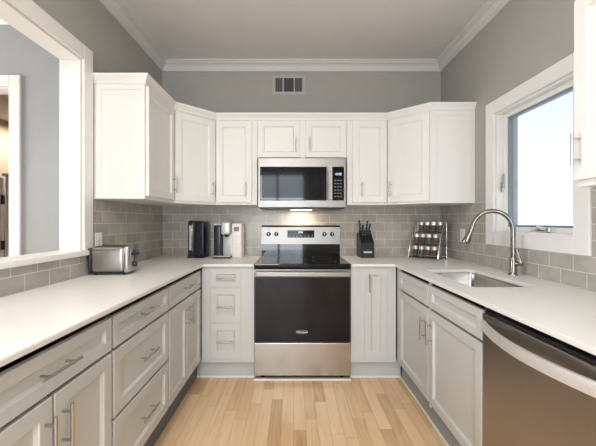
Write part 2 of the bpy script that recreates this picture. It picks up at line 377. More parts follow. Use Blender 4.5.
# ------------------------------------------------------------------ cabinet parts
def shaker(x0, x1, z0, z1, y=0.0, t=0.02, rail=0.055, rec=0.012, ch=0.010):
    """door leaf, front at y-t, back at y"""
    b = MB(); bm = b.bm; f = y-t; e = 0.0022
    def ring(ix, yy): return [bm.verts.new(p) for p in ((x0+ix, yy, z0+ix), (x1-ix, yy, z0+ix), (x1-ix, yy, z1-ix), (x0+ix, yy, z1-ix))]
    rail = min(rail, (x1-x0)*0.32, (z1-z0)*0.30)
    rs = [ring(0, y), ring(0, f+e), ring(e, f), ring(rail, f), ring(rail+0.002, f+rec*0.35), ring(rail+ch, f+rec)]
    for a, c in zip(rs, rs[1:]):
        for k in range(4): bm.faces.new((a[k], a[(k+1) % 4], c[(k+1) % 4], c[k]))
    bm.faces.new(rs[-1]); bm.faces.new(rs[0][::-1])
    return b
def pull(x, z, L, vertical, y):
    """bar pull on a face at y (facing -y)"""
    b = MB(); r = 0.0055; o = 0.032
    if vertical:
        b.tube([(x, y-o, z-L/2), (x, y-o, z+L/2)], r, 10)
        for s in (-1, 1): b.tube([(x, y+0.0, z+s*L*0.32), (x, y-o, z+s*L*0.32)], 0.0045, 8)
    else:
        b.tube([(x-L/2, y-o, z), (x+L/2, y-o, z)], r, 10)
        for s in (-1, 1): b.tube([(x+s*L*0.32, y+0.0, z), (x+s*L*0.32, y-o, z)], 0.0045, 8)
    return b
TOE = 0.14; TOPZ = 0.905
ZS = {'drawer': (0.744, 0.876), 'mid': (0.459, 0.731), 'low': (0.168, 0.446), 'door': (0.168, 0.731)}
def base_cabinet(label, loc, rz, w_, depth, fronts, stiles=(), group=None, name='base_cabinet', shoe=True, kx0=0, kx1=0, kick='kick'):
    t = thing(name, label, 'cabinet', loc, rz, group)
    b = MB(); th = 0.018
    b.box(0, th, 0.001, depth, TOE, TOPZ); b.box(w_-th, w_, 0.001, depth, TOE, TOPZ)
    b.box(th, w_-th, 0.001, depth, TOE, TOE+th); b.box(th, w_-th, depth-th, depth, TOE+th, TOPZ)
    b.build('body', M['carcass'], t)
    b = MB(); b.box(-kx0, w_+kx1, 0.035, 0.05, 0, TOE)
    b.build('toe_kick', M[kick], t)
    if shoe:
        MB().box(-kx0, w_+kx1, 0.022, 0.035, 0, 0.012, 0.003).build('shoe_moulding', M['trim'], t)
    if stiles:
        for x0, x1, z0, z1 in stiles: MB().box(x0, x1, -0.012, -0.0005, z0, z1).build('stile' if z1-z0 > 0.3 else 'rail', M['base'], t)
    for kind, x0, x1, z0, z1, h in fronts:
        d = shaker(x0, x1, z0, z1, -0.0005, 0.0195, 0.05).build(kind, M['base'], t)
        if h: pull(h[0], h[1], h[2], h[3], -0.02).build('handle', M['nickel'], d, True)
    return t
def P(kind, w_):
    z0, z1 = ZS[kind]; return z0, z1

# back-left drawer cabinet: local x0 = world -0.72
BY = 2.535
t0 = -0.73
dx0, dx1 = -0.660-t0, -0.417-t0; wB = -0.313-t0
hc = (dx0+dx1)/2
fr = [('drawer', dx0, dx1, 0.742, 0.885, (hc, 0.812, 0.14, False)), ('drawer', dx0, dx1, 0.457, 0.730, (hc, 0.585, 0.14, False)), ('drawer', dx0, dx1, 0.168, 0.445, (hc, 0.31, 0.14, False))]
base_cabinet('light grey three drawer cabinet on back wall left of the range', (t0, BY, 0), 0, wB, WB-BY-0.002, fr,
             [(0, dx0+0.01, TOE, TOPZ), (dx1-0.01, wB, TOE, TOPZ), (dx0+0.01, dx1-0.01, 0.88, TOPZ), (dx0+0.01, dx1-0.01, TOE, 0.18), (dx0+0.01, dx1-0.01, 0.725, 0.748), (dx0+0.01, dx1-0.01, 0.44, 0.462)], kx0=0.054)
# back-right cabinet, single narrow door
s0 = 0.457; wB2 = 0.815-s0
fr = [('door', 0.566-s0, 0.745-s0, 0.168, 0.882, (0.598-s0, 0.775, 0.14, True))]
base_cabinet('light grey narrow one door cabinet on back wall right of the range', (s0, BY, 0), 0, wB2, WB-BY-0.002, fr,
             [(0, 0.575-s0, TOE, TOPZ), (0.737-s0, wB2, TOE, TOPZ), (0.575-s0, 0.737-s0, 0.875, TOPZ), (0.575-s0, 0.737-s0, TOE, 0.18)], kx1=0.054)
# left run (faces +x); body front at x=-0.74
LX = -0.75; LD = LX-WL-0.010
def left_unit(label, y0, y1, kinds, kx1=0):
    w_ = y1-y0; g = 0.008; fr = []
    if kinds == 'drawers':
        for k in ('drawer', 'mid', 'low'):
            z0, z1 = ZS[k]; z1 = min(z1, 0.874); fr.append(('drawer', g, w_-g, z0, z1, (w_/2, (z0+z1)/2+0.01, 0.16, False)))
    else:
        z0, z1 = ZS['drawer']; z1 = 0.874; fr.append(('drawer', g, w_-g, z0, z1, (w_/2, (z0+z1)/2+0.004, 0.16, False)))
        z0, z1 = ZS['door']; m_ = w_/2
        fr.append(('door', g, m_-0.004, z0, z1, (m_-0.035, z1-0.115, 0.14, True)))
        fr.append(('door', m_+0.004, w_-g, z0, z1, (m_+0.035, z1-0.115, 0.14, True)))
    return base_cabinet(label, (LX, y0, 0), PI/2, w_, LD, fr, shoe=False, kx1=kx1, kick='kick_shade_left')
left_unit('grey cabinet of one drawer over two doors at the far corner of the left run', 1.860, 2.500, 'doors', 0.045)
left_unit('grey three drawer bank in the middle of the left run', 1.282, 1.860, 'drawers')
left_unit('grey cabinet of one wide drawer over two doors nearest in the left run', 0.650, 1.282, 'doors')
# right run (faces -x); body front at x=0.82, local x grows towards the camera
RXF = 0.835; RD = WR-RXF-0.010
y_far = 2.45; wS = 2.45-1.37
hd = 0.535
fr = [('drawer_front', 0.003, hd-0.006, 0.744, 0.876, None), ('drawer_front', hd+0.006, wS-0.003, 0.744, 0.876, None),
      ('door', 0.003, hd-0.006, 0.168, 0.730, (hd-0.045, 0.60, 0.14, True)), ('door', hd+0.006, wS-0.003, 0.168, 0.730, (hd+0.045, 0.60, 0.14, True))]
base_cabinet('light grey sink cabinet with two doors and two false drawer fronts under the sink', (RXF, y_far, 0), -PI/2, wS, RD, fr,
             [(-0.065, 0, TOE, TOPZ), (hd-0.008, hd+0.008, TOE, TOPZ)], kx0=0.095, kick='kick_shade_right')

# ------------------------------------------------------------------ worktops
def slab(outer, holes=(), z0=TOPZ, z1=0.925):
    t = bmesh.new(); loops = [outer]+list(holes); ed = []
    for lp in loops:
        vs = [t.verts.new((p[0], p[1], z0)) for p in lp]
        ed += [t.edges.new((vs[i], vs[(i+1) % len(vs)])) for i in range(len(vs))]
    bmesh.ops.triangle_fill(t, edges=ed, use_beauty=True)
    r = bmesh.ops.extrude_face_region(t, geom=t.faces[:])
    for v in r['geom']:
        if isinstance(v, bmesh.types.BMVert): v.co.z = z1
    bmesh.ops.recalc_face_normals(t, faces=t.faces[:])
    be = [e for e in t.edges if len(e.link_faces) == 2 and e.calc_face_angle(0) > 0.6 and abs(e.verts[0].co.z-e.verts[1].co.z) < 1e-6]
    bmesh.ops.bevel(t, geom=be, offset=0.003, segments=2, affect='EDGES')
    b = MB(); b.merge(t); return b
LF, RF, BF = -0.710, 0.796, 2.49
o = slab([(WL+0.009, 0.64), (LF, 0.64), (LF, BF), (-0.314, BF), (-0.314, WB-0.009), (WL+0.009, WB-0.009)]).build('countertop', M['quartz'])
tag(o, 'white quartz countertop along the left wall, under the toaster and coffee maker', 'countertop')
def rrect(x0, x1, y0, y1, r, n=6):
    pts = []
    for cx, cy, a0 in ((x1-r, y1-r, 0), (x0+r, y1-r, 90), (x0+r, y0+r, 180), (x1-r, y0+r, 270)):
        for k in range(n+1):
            a = math.radians(a0+90*k/n); pts.append((cx+r*math.cos(a), cy+r*math.sin(a)))
    return pts
SX0, SX1, SY0, SY1 = 0.918, 1.245, 1.62, 2.20
o = slab([(0.456, BF), (RF, BF), (RF, 0.73), (WR-0.009, 0.73), (WR-0.009, WB-0.009), (0.456, WB-0.009)], [rrect(SX0, SX1, SY0, SY1, 0.028)]).build('countertop', M['quartz'])
tag(o, 'white quartz countertop along the right wall with the sink cut into it', 'countertop')
# sink
def ringloop(b, pts, z): return [b.bm.verts.new((p[0], p[1], z)) for p in pts]
b = MB(); rr = []
for ins, z, r in ((-0.02, TOPZ-0.001, 0.048), (0.0, TOPZ-0.001, 0.028), (0.003, TOPZ-0.012, 0.028), (0.006, 0.76, 0.028), (0.02, 0.738, 0.05), (0.05, 0.732, 0.045)):
    rr.append(ringloop(b, rrect(SX0+ins, SX1-ins, SY0+ins, SY1-ins, r), z))
for ins, z, r in ((0.05, 0.729, 0.045), (0.015, 0.733, 0.05), (0.002, 0.757, 0.028), (-0.002, TOPZ-0.006, 0.028), (-0.02, TOPZ-0.006, 0.048)):
    rr.append(ringloop(b, rrect(SX0+ins, SX1-ins, SY0+ins, SY1-ins, r), z))
nn = len(rr[0])
for i in range(len(rr)):
    a, c = rr[i], rr[(i+1) % len(rr)]
    if i == 5: continue
    for k in range(nn): b.bm.faces.new((a[k], a[(k+1) % nn], c[(k+1) % nn], c[k]))
b.bm.faces.new(rr[5]); b.bm.faces.new(rr[6][::-1])
sk = thing('sink', 'stainless steel undermount sink set in the right countertop', 'sink', ((SX0+SX1)/2, (SY0+SY1)/2, 0.729))
q = b.build('basin', M['steel_v'], sk, True); q.data.transform(Matrix.Translation((-(SX0+SX1)/2, -(SY0+SY1)/2, -0.729)))
b = MB(); b.lathe([(0.045, 0.003), (0.045, 0.006), (0.036, 0.006), (0.030, 0.0035), (0.005, 0.0035)], (0.02, 0, 0), 20); b.build('drain', M['chrome'], sk, True)
# faucet
fa = thing('faucet', 'brushed nickel gooseneck pull-down faucet standing behind the sink', 'faucet', (1.375, 1.985, 0.925))
b = MB(); b.lathe([(0.027, 0), (0.027, 0.006), (0.022, 0.012), (0.0195, 0.03), (0.0195, 0.105), (0.015, 0.115)], (0, 0, 0), 18); b.build('base', M['faucet'], fa, True)
dirv = Vector((-0.198, 0.120)); L = dirv.length; dv = dirv/L
pts = [(0, 0, 0.10), (0, 0, 0.20), (0, 0, 0.285)]
R = L/2-0.005
for k in range(1, 12):
    a = PI*k/12*0.98; pts.append((dv.x*(R-R*math.cos(a)), dv.y*(R-R*math.cos(a)), 0.285+0.118*math.sin(a)))
pts.append((dirv.x, dirv.y, 0.265))
MB().tube(pts, 0.0138, 12).build('spout', M['faucet'], fa, True)
e = Vector((dirv.x, dirv.y, 0.27)); d2 = Vector((dv.x*0.42, dv.y*0.42, -1)).normalized()
sh = MB().tube([e, e+d2*0.03, e+d2*0.075, e+d2*0.085], [0.0150, 0.020, 0.026, 0.024], 14).build('spray_head', M['faucet'], fa, True)
sd = Vector((-0.9, -0.45, 0)).normalized()
c0 = e+d2*0.030+sd*0.0135; c1 = e+d2*0.064+sd*0.0175
MB().tube([c0, c1], 0.0075, 8).build('spray_button', M['black'], sh, True)
b = MB(); b.lathe([(0.014, 0), (0.014, 0.028), (0.011, 0.034)], (0, 0, 0), 14, 'x')
hh = b.build('handle_hub', M['faucet'], fa, True); hh.location = (0.012, -0.012, 0.075); hh.rotation_euler = (0, 0, math.radians(-60))
p0 = Vector((0.024, -0.040, 0.075))
MB().tube([p0, p0+Vector((-0.004, 0.012, 0.035)), p0+Vector((-0.012, 0.028, 0.095))], [0.008, 0.0065, 0.005], 10).build('lever', M['faucet'], fa, True)

# ------------------------------------------------------------------ range
RC = 0.071
rg = thing('range', 'stainless steel electric range with black glass top between the back cabinets', 'stove', (RC, 2.49, 0))
W2 = 0.381
b = MB(); b.box(-W2, W2, 0.035, 0.645, 0.035, 0.888); b.build('body', M['black'], rg)
b = MB(); b.box(-W2+0.001, W2-0.001, -0.005, 0.60, 0.890, 0.928, 0.006); ct_ = b.build('cooktop', M['black_glass'], rg)
b = MB()
for cx_, cy_, r_ in ((-0.19, 0.17, 0.11), (0.19, 0.17, 0.10), (-0.19, 0.44, 0.08), (0.19, 0.44, 0.085)):
    for rr_ in (r_,):
        b = MB()
        n_ = 40; v0 = [b.bm.verts.new((cx_+rr_*math.cos(2*PI*k/n_), cy_+rr_*math.sin(2*PI*k/n_), 0.9284)) for k in range(n_)]
        v1 = [b.bm.verts.new((cx_+(rr_-0.0015)*math.cos(2*PI*k/n_), cy_+(rr_-0.0015)*math.sin(2*PI*k/n_), 0.9284)) for k in range(n_)]
        for k in range(n_): b.bm.faces.new((v0[k], v0[(k+1) % n_], v1[(k+1) % n_], v1[k]))
        b.build('burner_ring', M['button'], ct_)
b = MB(); b.box(-W2, W2, 0.602, 0.642, 0.888, 1.042); b.build('lower_backguard', M['black_glass'], rg)
b = MB(); b.prism([(0, 0), (1, 0), (1, 1), (0, 1)], 0, 1); b.bm.clear()
prof = [(0.575, 1.042), (0.590, 1.205), (0.602, 1.216), (0.642, 1.216), (0.642, 1.042)]
l0 = [b.bm.verts.new((-W2, y, z)) for y, z in prof]; l1 = [b.bm.verts.new((W2, y, z)) for y, z in prof]
for k in range(5): b.bm.faces.new((l0[k], l0[(k+1) % 5], l1[(k+1) % 5], l1[k]))
b.bm.faces.new(l0); b.bm.faces.new(l1[::-1])
cpn = b.build('control_panel', M['steel'], rg)
MB().box(-W2+0.001, W2-0.001, 0.588, 0.64, 1.2165, 1.222, 0.002).build('panel_cap', M['black'], rg)
for kx in (-0.312, -0.238, 0.228, 0.302):
    k_ = MB().lathe([(0.021, 0), (0.021, 0.006), (0.017, 0.010), (0.015, 0.026), (0.010, 0.028)], (0, 0, 0), 18, 'y').build('knob', M['black'], rg, True)
    k_.location = (kx, 0.583, 1.138)
    kk = MB().box(-0.002, 0.002, -0.0295, -0.0275, -0.012, 0.012).build('knob_pointer', M['silver_plastic'], k_)
dp = MB().box(-0.130, 0.130, 0.5735, 0.583, 1.105, 1.175, 0.001).build('display', M['oven_glass'], rg)
def seg_digits(txt, x, z, h, y, mb):
    SEG = {'0': 'abcdef', '1': 'bc', '2': 'abged', '3': 'abgcd', '4': 'fgbc', '5': 'afgcd', '6': 'afgedc', '7': 'abc', '8': 'abcdefg', '9': 'abcdfg'}
    w_ = h*0.5; tt = h*0.14
    for ch in txt:
        if ch == ':':
            for dz in (0.3, 0.7): mb.box(x, x+tt, y-0.0006, y, z+h*dz-tt/2, z+h*dz+tt/2)
            x += tt*2.2; continue
        B = {'a': (0, w_, h-tt, h), 'g': (0, w_, h/2-tt/2, h/2+tt/2), 'd': (0, w_, 0, tt), 'f': (0, tt, h/2, h), 'b': (w_-tt, w_, h/2, h), 'e': (0, tt, 0, h/2), 'c': (w_-tt, w_, 0, h/2)}
        for s in SEG[ch]:
            a0, a1, c0_, c1_ = B[s]; mb.box(x+a0, x+a1, y-0.0006, y, z+c0_, z+c1_)
        x += w_*1.45
b = MB(); seg_digits('12:00', -0.030, 1.148, 0.016, 0.5732, b); b.build('clock_digits', M['digits'], dp)
b = MB()
for r_ in range(2):
    for c_ in range(7):
        MB().box(-0.115+c_*0.036, -0.098+c_*0.036, 0.5729, 0.5735, 1.113+r_*0.013, 1.117+r_*0.013).build('button', M['button'], dp)
# oven door
od = MB().box(-W2, W2, 0.0, 0.034, 0.312, 0.884, 0.004).build('oven_door', M['black'], rg)
MB().box(-W2+0.012, W2-0.012, -0.003, 0.003, 0.318, 0.818, 0.001).build('oven_window', M['oven_glass'], od)
MB().box(-W2+0.001, W2-0.001, -0.004, 0.002, 0.822, 0.884, 0.002).build('door_trim', M['steel'], od)
b = MB(); b.box(-0.365, 0.365, -0.056, -0.034, 0.832, 0.872, 0.008)
for s in (-1, 1): b.box(s*0.345-0.014, s*0.345+0.014, -0.036, -0.004, 0.836, 0.868, 0.004)
b.build('oven_handle', M['steel'], od)
def text_mesh(body, size, loc, parent, name, m, rot=(PI/2, 0, 0), bold=False):
    cu = bpy.data.curves.new('lettering', 'FONT'); cu.body = body; cu.size = size; cu.extrude = 0.0003; cu.align_x = 'CENTER'; cu.align_y = 'CENTER'
    if bold: cu.offset = size*0.02
    tmp = bpy.data.objects.new('tmp_text', cu); C.objects.link(tmp)
    dg = bpy.context.evaluated_depsgraph_get(); me = bpy.data.meshes.new_from_object(tmp.evaluated_get(dg))
    bpy.data.objects.remove(tmp); me.materials.clear(); me.materials.append(m)
    o = bpy.data.objects.new(name, me); C.objects.link(o); o.parent = parent; o.location = loc; o.rotation_euler = rot
    return o
text_mesh('Whirlpool', 0.019, (0.0, -0.0036, 0.392), od, 'maker_logo', M['mark'], bold=True)
b = MB(); n_ = 28
for k in range(n_):
    a0 = math.radians(35+300*k/n_); a1 = math.radians(35+300*(k+1)/n_)
    q = [(-0.004+0.047*math.cos(a)*f_, -0.0034, 0.394+0.014*math.sin(a)*f_) for a, f_ in ((a0, 1), (a1, 1), (a1, 0.93), (a0, 0.93))]
    b.poly(q)
b.build('logo_swirl', M['mark'], od)
MB().box(-W2, W2, 0.004, 0.034, 0.045, 0.304, 0.004).build('storage_drawer', M['steel_v'], rg)
for s in (-1, 1):
    for yy in (0.08, 0.58): MB().lathe([(0.018, 0), (0.018, 0.02), (0.010, 0.022), (0.010, 0.036)], (s*0.32, yy, 0), 12).build('foot', M['black'], rg, True)
struct(MB().box(RC-0.385, RC+0.385, 2.505, 2.535, 0, 0.014, 0.003), 'trim_10', M['trim'])

# ------------------------------------------------------------------ upper cabinets
UZ0, UZ1 = 1.408, 2.165
UT = 2.212
path_l = [(-0.965, 2.06), (-0.965, 2.53), (-0.693, 2.802), (-0.320, 2.802), (0.472, 2.802), (0.829, 2.802), (1.108, 2.555)]
mp_ = [(0.0, UZ1-0.012), (-0.006, UZ1-0.012), (-0.009, UZ1+0.004), (-0.020, UZ1+0.022), (-0.030, UZ1+0.034), (-0.032, UT), (0.018, UT), (0.018, UZ1), (0.0, UZ1)]
def miter_segment(pts, i0, i1, prof, extra=None):
    """sweep of pts[i0..i1], mitred against the neighbouring segments; +offset = left of travel"""
    b = MB(); Pn = [Vector(p) for p in pts]; rings = []
    for i in range(i0, i1+1):
        dd = []
        if i > 0: dd.append((Pn[i]-Pn[i-1]).normalized())
        if i < len(Pn)-1: dd.append((Pn[i+1]-Pn[i]).normalized())
        if len(dd) == 1: dd = dd*2
        n0 = Vector((-dd[0].y, dd[0].x)); n1 = Vector((-dd[1].y, dd[1].x)); mt = (n0+n1).normalized(); k = 1/mt.dot(n0)
        rings.append([b.bm.verts.new((Pn[i].x+mt.x*k*o, Pn[i].y+mt.y*k*o, z)) for o, z in prof])
    m_ = len(prof)
    for r0, r1 in zip(rings, rings[1:]):
        for j in range(m_): b.bm.faces.new((r0[j], r0[(j+1) % m_], r1[(j+1) % m_], r1[j]))
    b.bm.faces.new(rings[0]); b.bm.faces.new(rings[-1][::-1])
    return b
full = [(WL+0.001, 2.06)]+path_l+[(WR-0.001, 2.555)]
# body footprints (world xy)
XF = -0.965
uppers = [
 ('white upper cabinet with one door on the left wall beside the pass-through', [(WL+0.001, 2.06), (XF, 2.06), (XF, 2.53), (WL+0.001, 2.53)], (0, 2)),
 ('white diagonal corner upper cabinet at the left end of the back wall', [(WL+0.001, 2.532), (XF, 2.532), (-0.693, 2.804), (-0.693, WB-0.001), (WL+0.001, WB-0.001)], (2, 3)),
 ('white narrow upper cabinet with one door just left of the microwave', [(-0.691, 2.802), (-0.321, 2.802), (-0.321, WB-0.001), (-0.691, WB-0.001)], (3, 4)),
 ('short white two door upper cabinet directly above the microwave', [(-0.319, 2.802), (0.471, 2.802), (0.471, WB-0.001), (-0.319, WB-0.001)], (4, 5)),
 ('white narrow upper cabinet with one door just right of the microwave', [(0.473, 2.802), (0.828, 2.802), (0.828, WB-0.001), (0.473, WB-0.001)], (5, 6)),
 ('white diagonal corner upper cabinet above the spice rack in the right corner', [(0.830, 2.802), (1.108, 2.555), (WR-0.001, 2.555), (WR-0.001, WB-0.001), (0.830, WB-0.001)], (6, 8)),
]
def local_door(t, org, ang, x0, x1, z0, z1, h, rail=0.055):
    """door on a face starting at org (world xy), direction ang; t at origin"""
    Mx = Matrix.Translation((org[0], org[1], 0)) @ Matrix.Rotation(ang, 4, 'Z')
    d = shaker(x0, x1, z0, z1, -0.001, 0.019, rail).build('door', M['upper'], t); d.data.transform(Mx)
    if h:
        p = pull(h[0], h[1], 0.13, True, -0.02).build('handle', M['nickel'], d, True); p.data.transform(Mx)
    return d
ups = []
for lab, fp, (i0, i1) in uppers:
    cx_ = sum(p[0] for p in fp)/len(fp); cy_ = sum(p[1] for p in fp)/len(fp)
    z0 = UZ0 if 'above the microwave' not in lab else 1.812
    t = thing('wall_cabinet', lab, 'cabinet', (0, 0, 0))
    MB().prism(fp, z0, UZ1).build('body', M['upper'], t)
    miter_segment(full, i0, i1, mp_).build('crown_moulding', M['upper'], t)
    ups.append(t)
DZ0, DZ1 = 1.428, 2.146
local_door(ups[0], (XF, 2.06), PI/2, 0.012, 0.458, DZ0, DZ1, (0.425, 1.55))
dl = math.hypot(0.272, 0.272)
local_door(ups[1], (XF, 2.532), PI/4, 0.012, dl-0.010, DZ0, DZ1, (dl-0.04, 1.545))
local_door(ups[2], (-0.691, 2.802), 0, 0.012, 0.325, DZ0, DZ1, (0.275, 1.54))
local_door(ups[3], (-0.319, 2.802), 0, 0.006, 0.372, 1.822, DZ1, (0.338, 1.93), 0.05)
local_door(ups[3], (-0.319, 2.802), 0, 0.425, 0.784, 1.822, DZ1, (0.459, 1.93), 0.05)
local_door(ups[4], (0.473, 2.802), 0, 0.045, 0.345, DZ0, DZ1, (0.125, 1.54))
dr = math.hypot(0.278, 0.247); ar = math.atan2(-0.247, 0.278)
local_door(ups[5], (0.830, 2.802), ar, 0.012, dr-0.008, DZ0, DZ1, (0.045, 1.54))
# finished end panels, applied frame of slim stiles
b = MB(); ye = 2.06
def end_frame(b, x0, x1, y, w1, w2):
    b.box(x0, x0+w1, y-0.006, y-0.0005, UZ0, UZ1-0.014, 0.001); b.box(x1-w2, x1, y-0.006, y-0.0005, UZ0, UZ1-0.014, 0.001)
    b.box(x0+w1, x1-w2, y-0.006, y-0.0005, UZ1-0.05, UZ1-0.014, 0.001); b.box(x0+w1, x1-w2, y-0.006, y-0.0005, UZ0, UZ0+0.02, 0.001)
end_frame(b, WL+0.020, XF, 2.06, 0.035, 0.02); b.build('end_panel_frame', M['upper'], ups[0])
b = MB(); end_frame(b, 1.108, WR-0.001, 2.555, 0.04, 0.045); b.build('end_panel_frame', M['upper'], ups[5])
# near right upper cabinet by the window
t = thing('wall_cabinet', 'white upper cabinet nearest on the right wall, beyond the window frame', 'cabinet', (0, 0, 0))
NF, NY1, NY0 = 1.150, 1.285, 0.40
MB().box(NF, WR-0.001, NY0, NY1, 1.40, UZ1).build('body', M['upper'], t)
sweep([(NF, NY1), (NF, NY0)][::-1], [(o, z) for o, z in [(0.0, UZ1-0.012), (0.006, UZ1-0.012), (0.009, UZ1+0.004), (0.020, UZ1+0.022), (0.030, UZ1+0.034), (0.032, UT), (-0.018, UT), (-0.018, UZ1), (0.0, UZ1)]]).build('crown_moulding', M['upper'], t)
local_door(t, (NF, NY1), -PI/2, 0.006, 0.44, 1.425, DZ1, (0.035, 1.545))
local_door(t, (NF, NY1), -PI/2, 0.446, 0.88, 1.425, DZ1, (0.85, 1.545))

# ------------------------------------------------------------------ microwave
mw = thing('microwave', 'stainless over-the-range microwave with black door hung above the range', 'microwave', (0.0735, 2.74, 1.370))
MW = 0.3805; H = 0.438
MB().box(-MW, MW, 0.03, 0.398, 0.012, H).build('body', M['black'], mw)
MB().box(-MW, MW, 0.0, 0.0295, 0.012, H, 0.003).build('front_frame', M['steel'], mw)
md_ = MB().box(-0.362, 0.213, -0.012, -0.0005, 0.072, 0.362, 0.003).build('door', M['black_glass'], mw)
MB().box(-0.345, 0.165, -0.0145, -0.0125, 0.095, 0.34, 0.0005).build('door_window', M['oven_glass'], md_)
b = MB(); b.box(0.218, 0.256, -0.045, -0.030, 0.075, 0.36, 0.006)
for z in (0.10, 0.335): b.box(0.224, 0.250, -0.031, -0.001, z-0.012, z+0.012, 0.003)
b.build('handle', M['chrome'], mw)
kp = MB().box(0.262, 0.362, -0.010, -0.0005, 0.072, 0.362, 0.002).build('control_panel', M['black_glass'], mw)
MB().box(0.280, 0.340, -0.0112, -0.0102, 0.285, 0.312).build('display', M['navy'], kp)
b = MB(); seg_digits('12:00', 0.284, 0.289, 0.018, -0.0114, b); b.build('clock_digits', M['digits'], kp)
b = MB()
for r_ in range(6):
    for c_ in range(3): MB().box(0.278+c_*0.024, 0.294+c_*0.024, -0.0108, -0.0102, 0.100+r_*0.028, 0.108+r_*0.028).build('key', M['button'], kp)
text_mesh('Whirlpool', 0.014, (-0.005, -0.0008, 0.402), mw, 'maker_logo', M['button'])
b = MB(); b.box(-MW+0.01, MW-0.01, 0.02, 0.39, 0.0, 0.0118, 0.002); b.build('vent_base', M['black'], mw)
MB().box(-0.10, 0.10, 0.22, 0.30, -0.004, -0.0002, 0.001).build('cooktop_lamp', M['lamp'], mw)
ld = area('cooktop_lamp_light', (0.0735, 3.0, 1.358), (0, 0, 0), 0.2, 0.08, 1.6, (1.0, 0.78, 0.55))

# ------------------------------------------------------------------ dishwasher
DWY = 1.366
dws = thing('dishwasher', 'stainless steel dishwasher with bowed handle under the right countertop', 'dishwasher', (0.835, DWY, 0), -PI/2)
ww = 0.597
MB().box(0.003, ww, 0.02, 0.60, 0.10, 0.872).build('body', M['black'], dws)
dd_ = MB().box(0.003, ww, -0.022, 0.0195, 0.145, 0.868, 0.004).build('door', M['dw_steel'], dws)
b = MB(); n_ = 24; rows = []
for k in range(n_+1):
    u = k/n_; x = 0.012+u*(ww-0.022); bo = 0.056*math.sin(PI*u)**0.85
    yy = -0.024-bo
    rows.append([b.bm.verts.new(p) for p in ((x, yy-0.006, 0.800), (x, yy-0.009, 0.82), (x, yy-0.006, 0.840), (x, yy+0.006, 0.840), (x, yy+0.006, 0.800))])
for a, c in zip(rows, rows[1:]):
    for k in range(5): b.bm.faces.new((a[k], a[(k+1) % 5], c[(k+1) % 5], c[k]))
b.bm.faces.new(rows[0]); b.bm.faces.new(rows[-1][::-1])
b.build('handle', M['bright_steel'], dd_, True)
MB().box(0.003, ww, 0.03, 0.05, 0.0, 0.10).build('toe_kick', M['black'], dws)
MB().box(0.006, ww-0.003, -0.012, 0.019, 0.8685, 0.880, 0.001).build('control_strip', M['black'], dws)

# ------------------------------------------------------------------ wall vent, outlets
v = thing('air_vent', 'grey rectangular air register high on the back wall above the microwave', 'vent', (-0.047, WB-0.001, 2.513))
vw, vh = 0.163, 0.195
b = MB(); b.box(-vw, vw, -0.008, 0, 0, 0.03, 0.002); b.box(-vw, vw, -0.008, 0, vh-0.03, vh, 0.002); b.box(-vw, -vw+0.03, -0.008, 0, 0.03, vh-0.03, 0.002); b.box(vw-0.03, vw, -0.008, 0, 0.03, vh-0.03, 0.002)
b.build('frame', M['vent'], v)
MB().box(-vw+0.03, vw-0.03, -0.002, -0.0005, 0.03, vh-0.03).build('duct_opening', M['vent_dark'], v)
for k in range(16):
    x = -vw+0.038+k*(2*vw-0.076)/15; tl = -0.0045 if k < 5 else (0.0045 if k > 10 else 0)
    b = MB(); b.prism([(x-0.001, -0.0025), (x+0.001, -0.0025), (x+0.001+tl, -0.0075), (x-0.001+tl, -0.0075)], 0.03, vh-0.03)
    b.build('louver', M['louver'], v)
for x in (-0.055, 0.055): MB().box(x-0.006, x+0.006, -0.0085, -0.001, 0.03, vh-0.03).build('divider', M['vent'], v)
def outlet(label, loc, rz):
    t = thing('outlet_plate', label, 'outlet', loc, rz)
    MB().box(-0.036, 0.036, -0.006, 0, 0, 0.116, 0.002).build('plate', M['white_plastic'], t)
    for z in (0.036, 0.080):
        s = MB().box(-0.016, 0.016, -0.0075, -0.006, z-0.013, z+0.013, 0.003).build('socket', M['white_plastic'], t)
        b = MB(); b.box(-0.008, -0.006, -0.0079, -0.0075, z-0.005, z+0.005); b.box(0.006, 0.008, -0.0079, -0.0075, z-0.005, z+0.005); b.build('slot', M['black'], s)
outlet('white outlet plate on the tile behind the faucet, right wall', (WR-0.009, 2.72, 1.082), -PI/2)
outlet('white outlet plate on the left wall tile above the toaster', (WL+0.009, 2.100, 1.072), PI/2)

# ------------------------------------------------------------------ toaster
CT = 0.925
def rbox(x0, x1, y0, y1, z0, z1, r, seg=3):
    """box with big rounded long edges along the top"""
    t = bmesh.new(); bmesh.ops.create_cube(t, size=1.0)
    for v_ in t.verts: v_.co = Vector(((x0+x1)/2+v_.co.x*(x1-x0), (y0+y1)/2+v_.co.y*(y1-y0), (z0+z1)/2+v_.co.z*(z1-z0)))
    bmesh.ops.bevel(t, geom=t.edges[:], offset=r, segments=seg, affect='EDGES', profile=0.5)
    b = MB(); b.merge(t); return b
to = thing('toaster', 'brushed steel two slot toaster with black ends on the left countertop', 'toaster', (-1.163, 2.055, CT), math.radians(4))
to.scale = (0.93, 0.90, 0.96)
rbox(-0.12, 0.105, -0.085, 0.085, 0.014, 0.185, 0.028, 5).build('shell', M['toaster'], to, True)
MB().box(-0.118, 0.118, -0.078, 0.078, 0.006, 0.02, 0.004).build('base', M['black'], to)
pe = rbox(0.095, 0.135, -0.087, 0.087, 0.012, 0.19, 0.018, 4).build('control_end', M['nickel'], to, True)
MB().box(0.1345, 0.138, -0.06, 0.06, 0.03, 0.165, 0.001).build('end_panel', M['nickel'], pe)
MB().box(0.1375, 0.1395, -0.006, 0.006, 0.06, 0.155).build('lever_slot', M['black'], pe)
MB().box(0.139, 0.165, -0.022, 0.022, 0.125, 0.142, 0.004).build('lever', M['black'], pe)
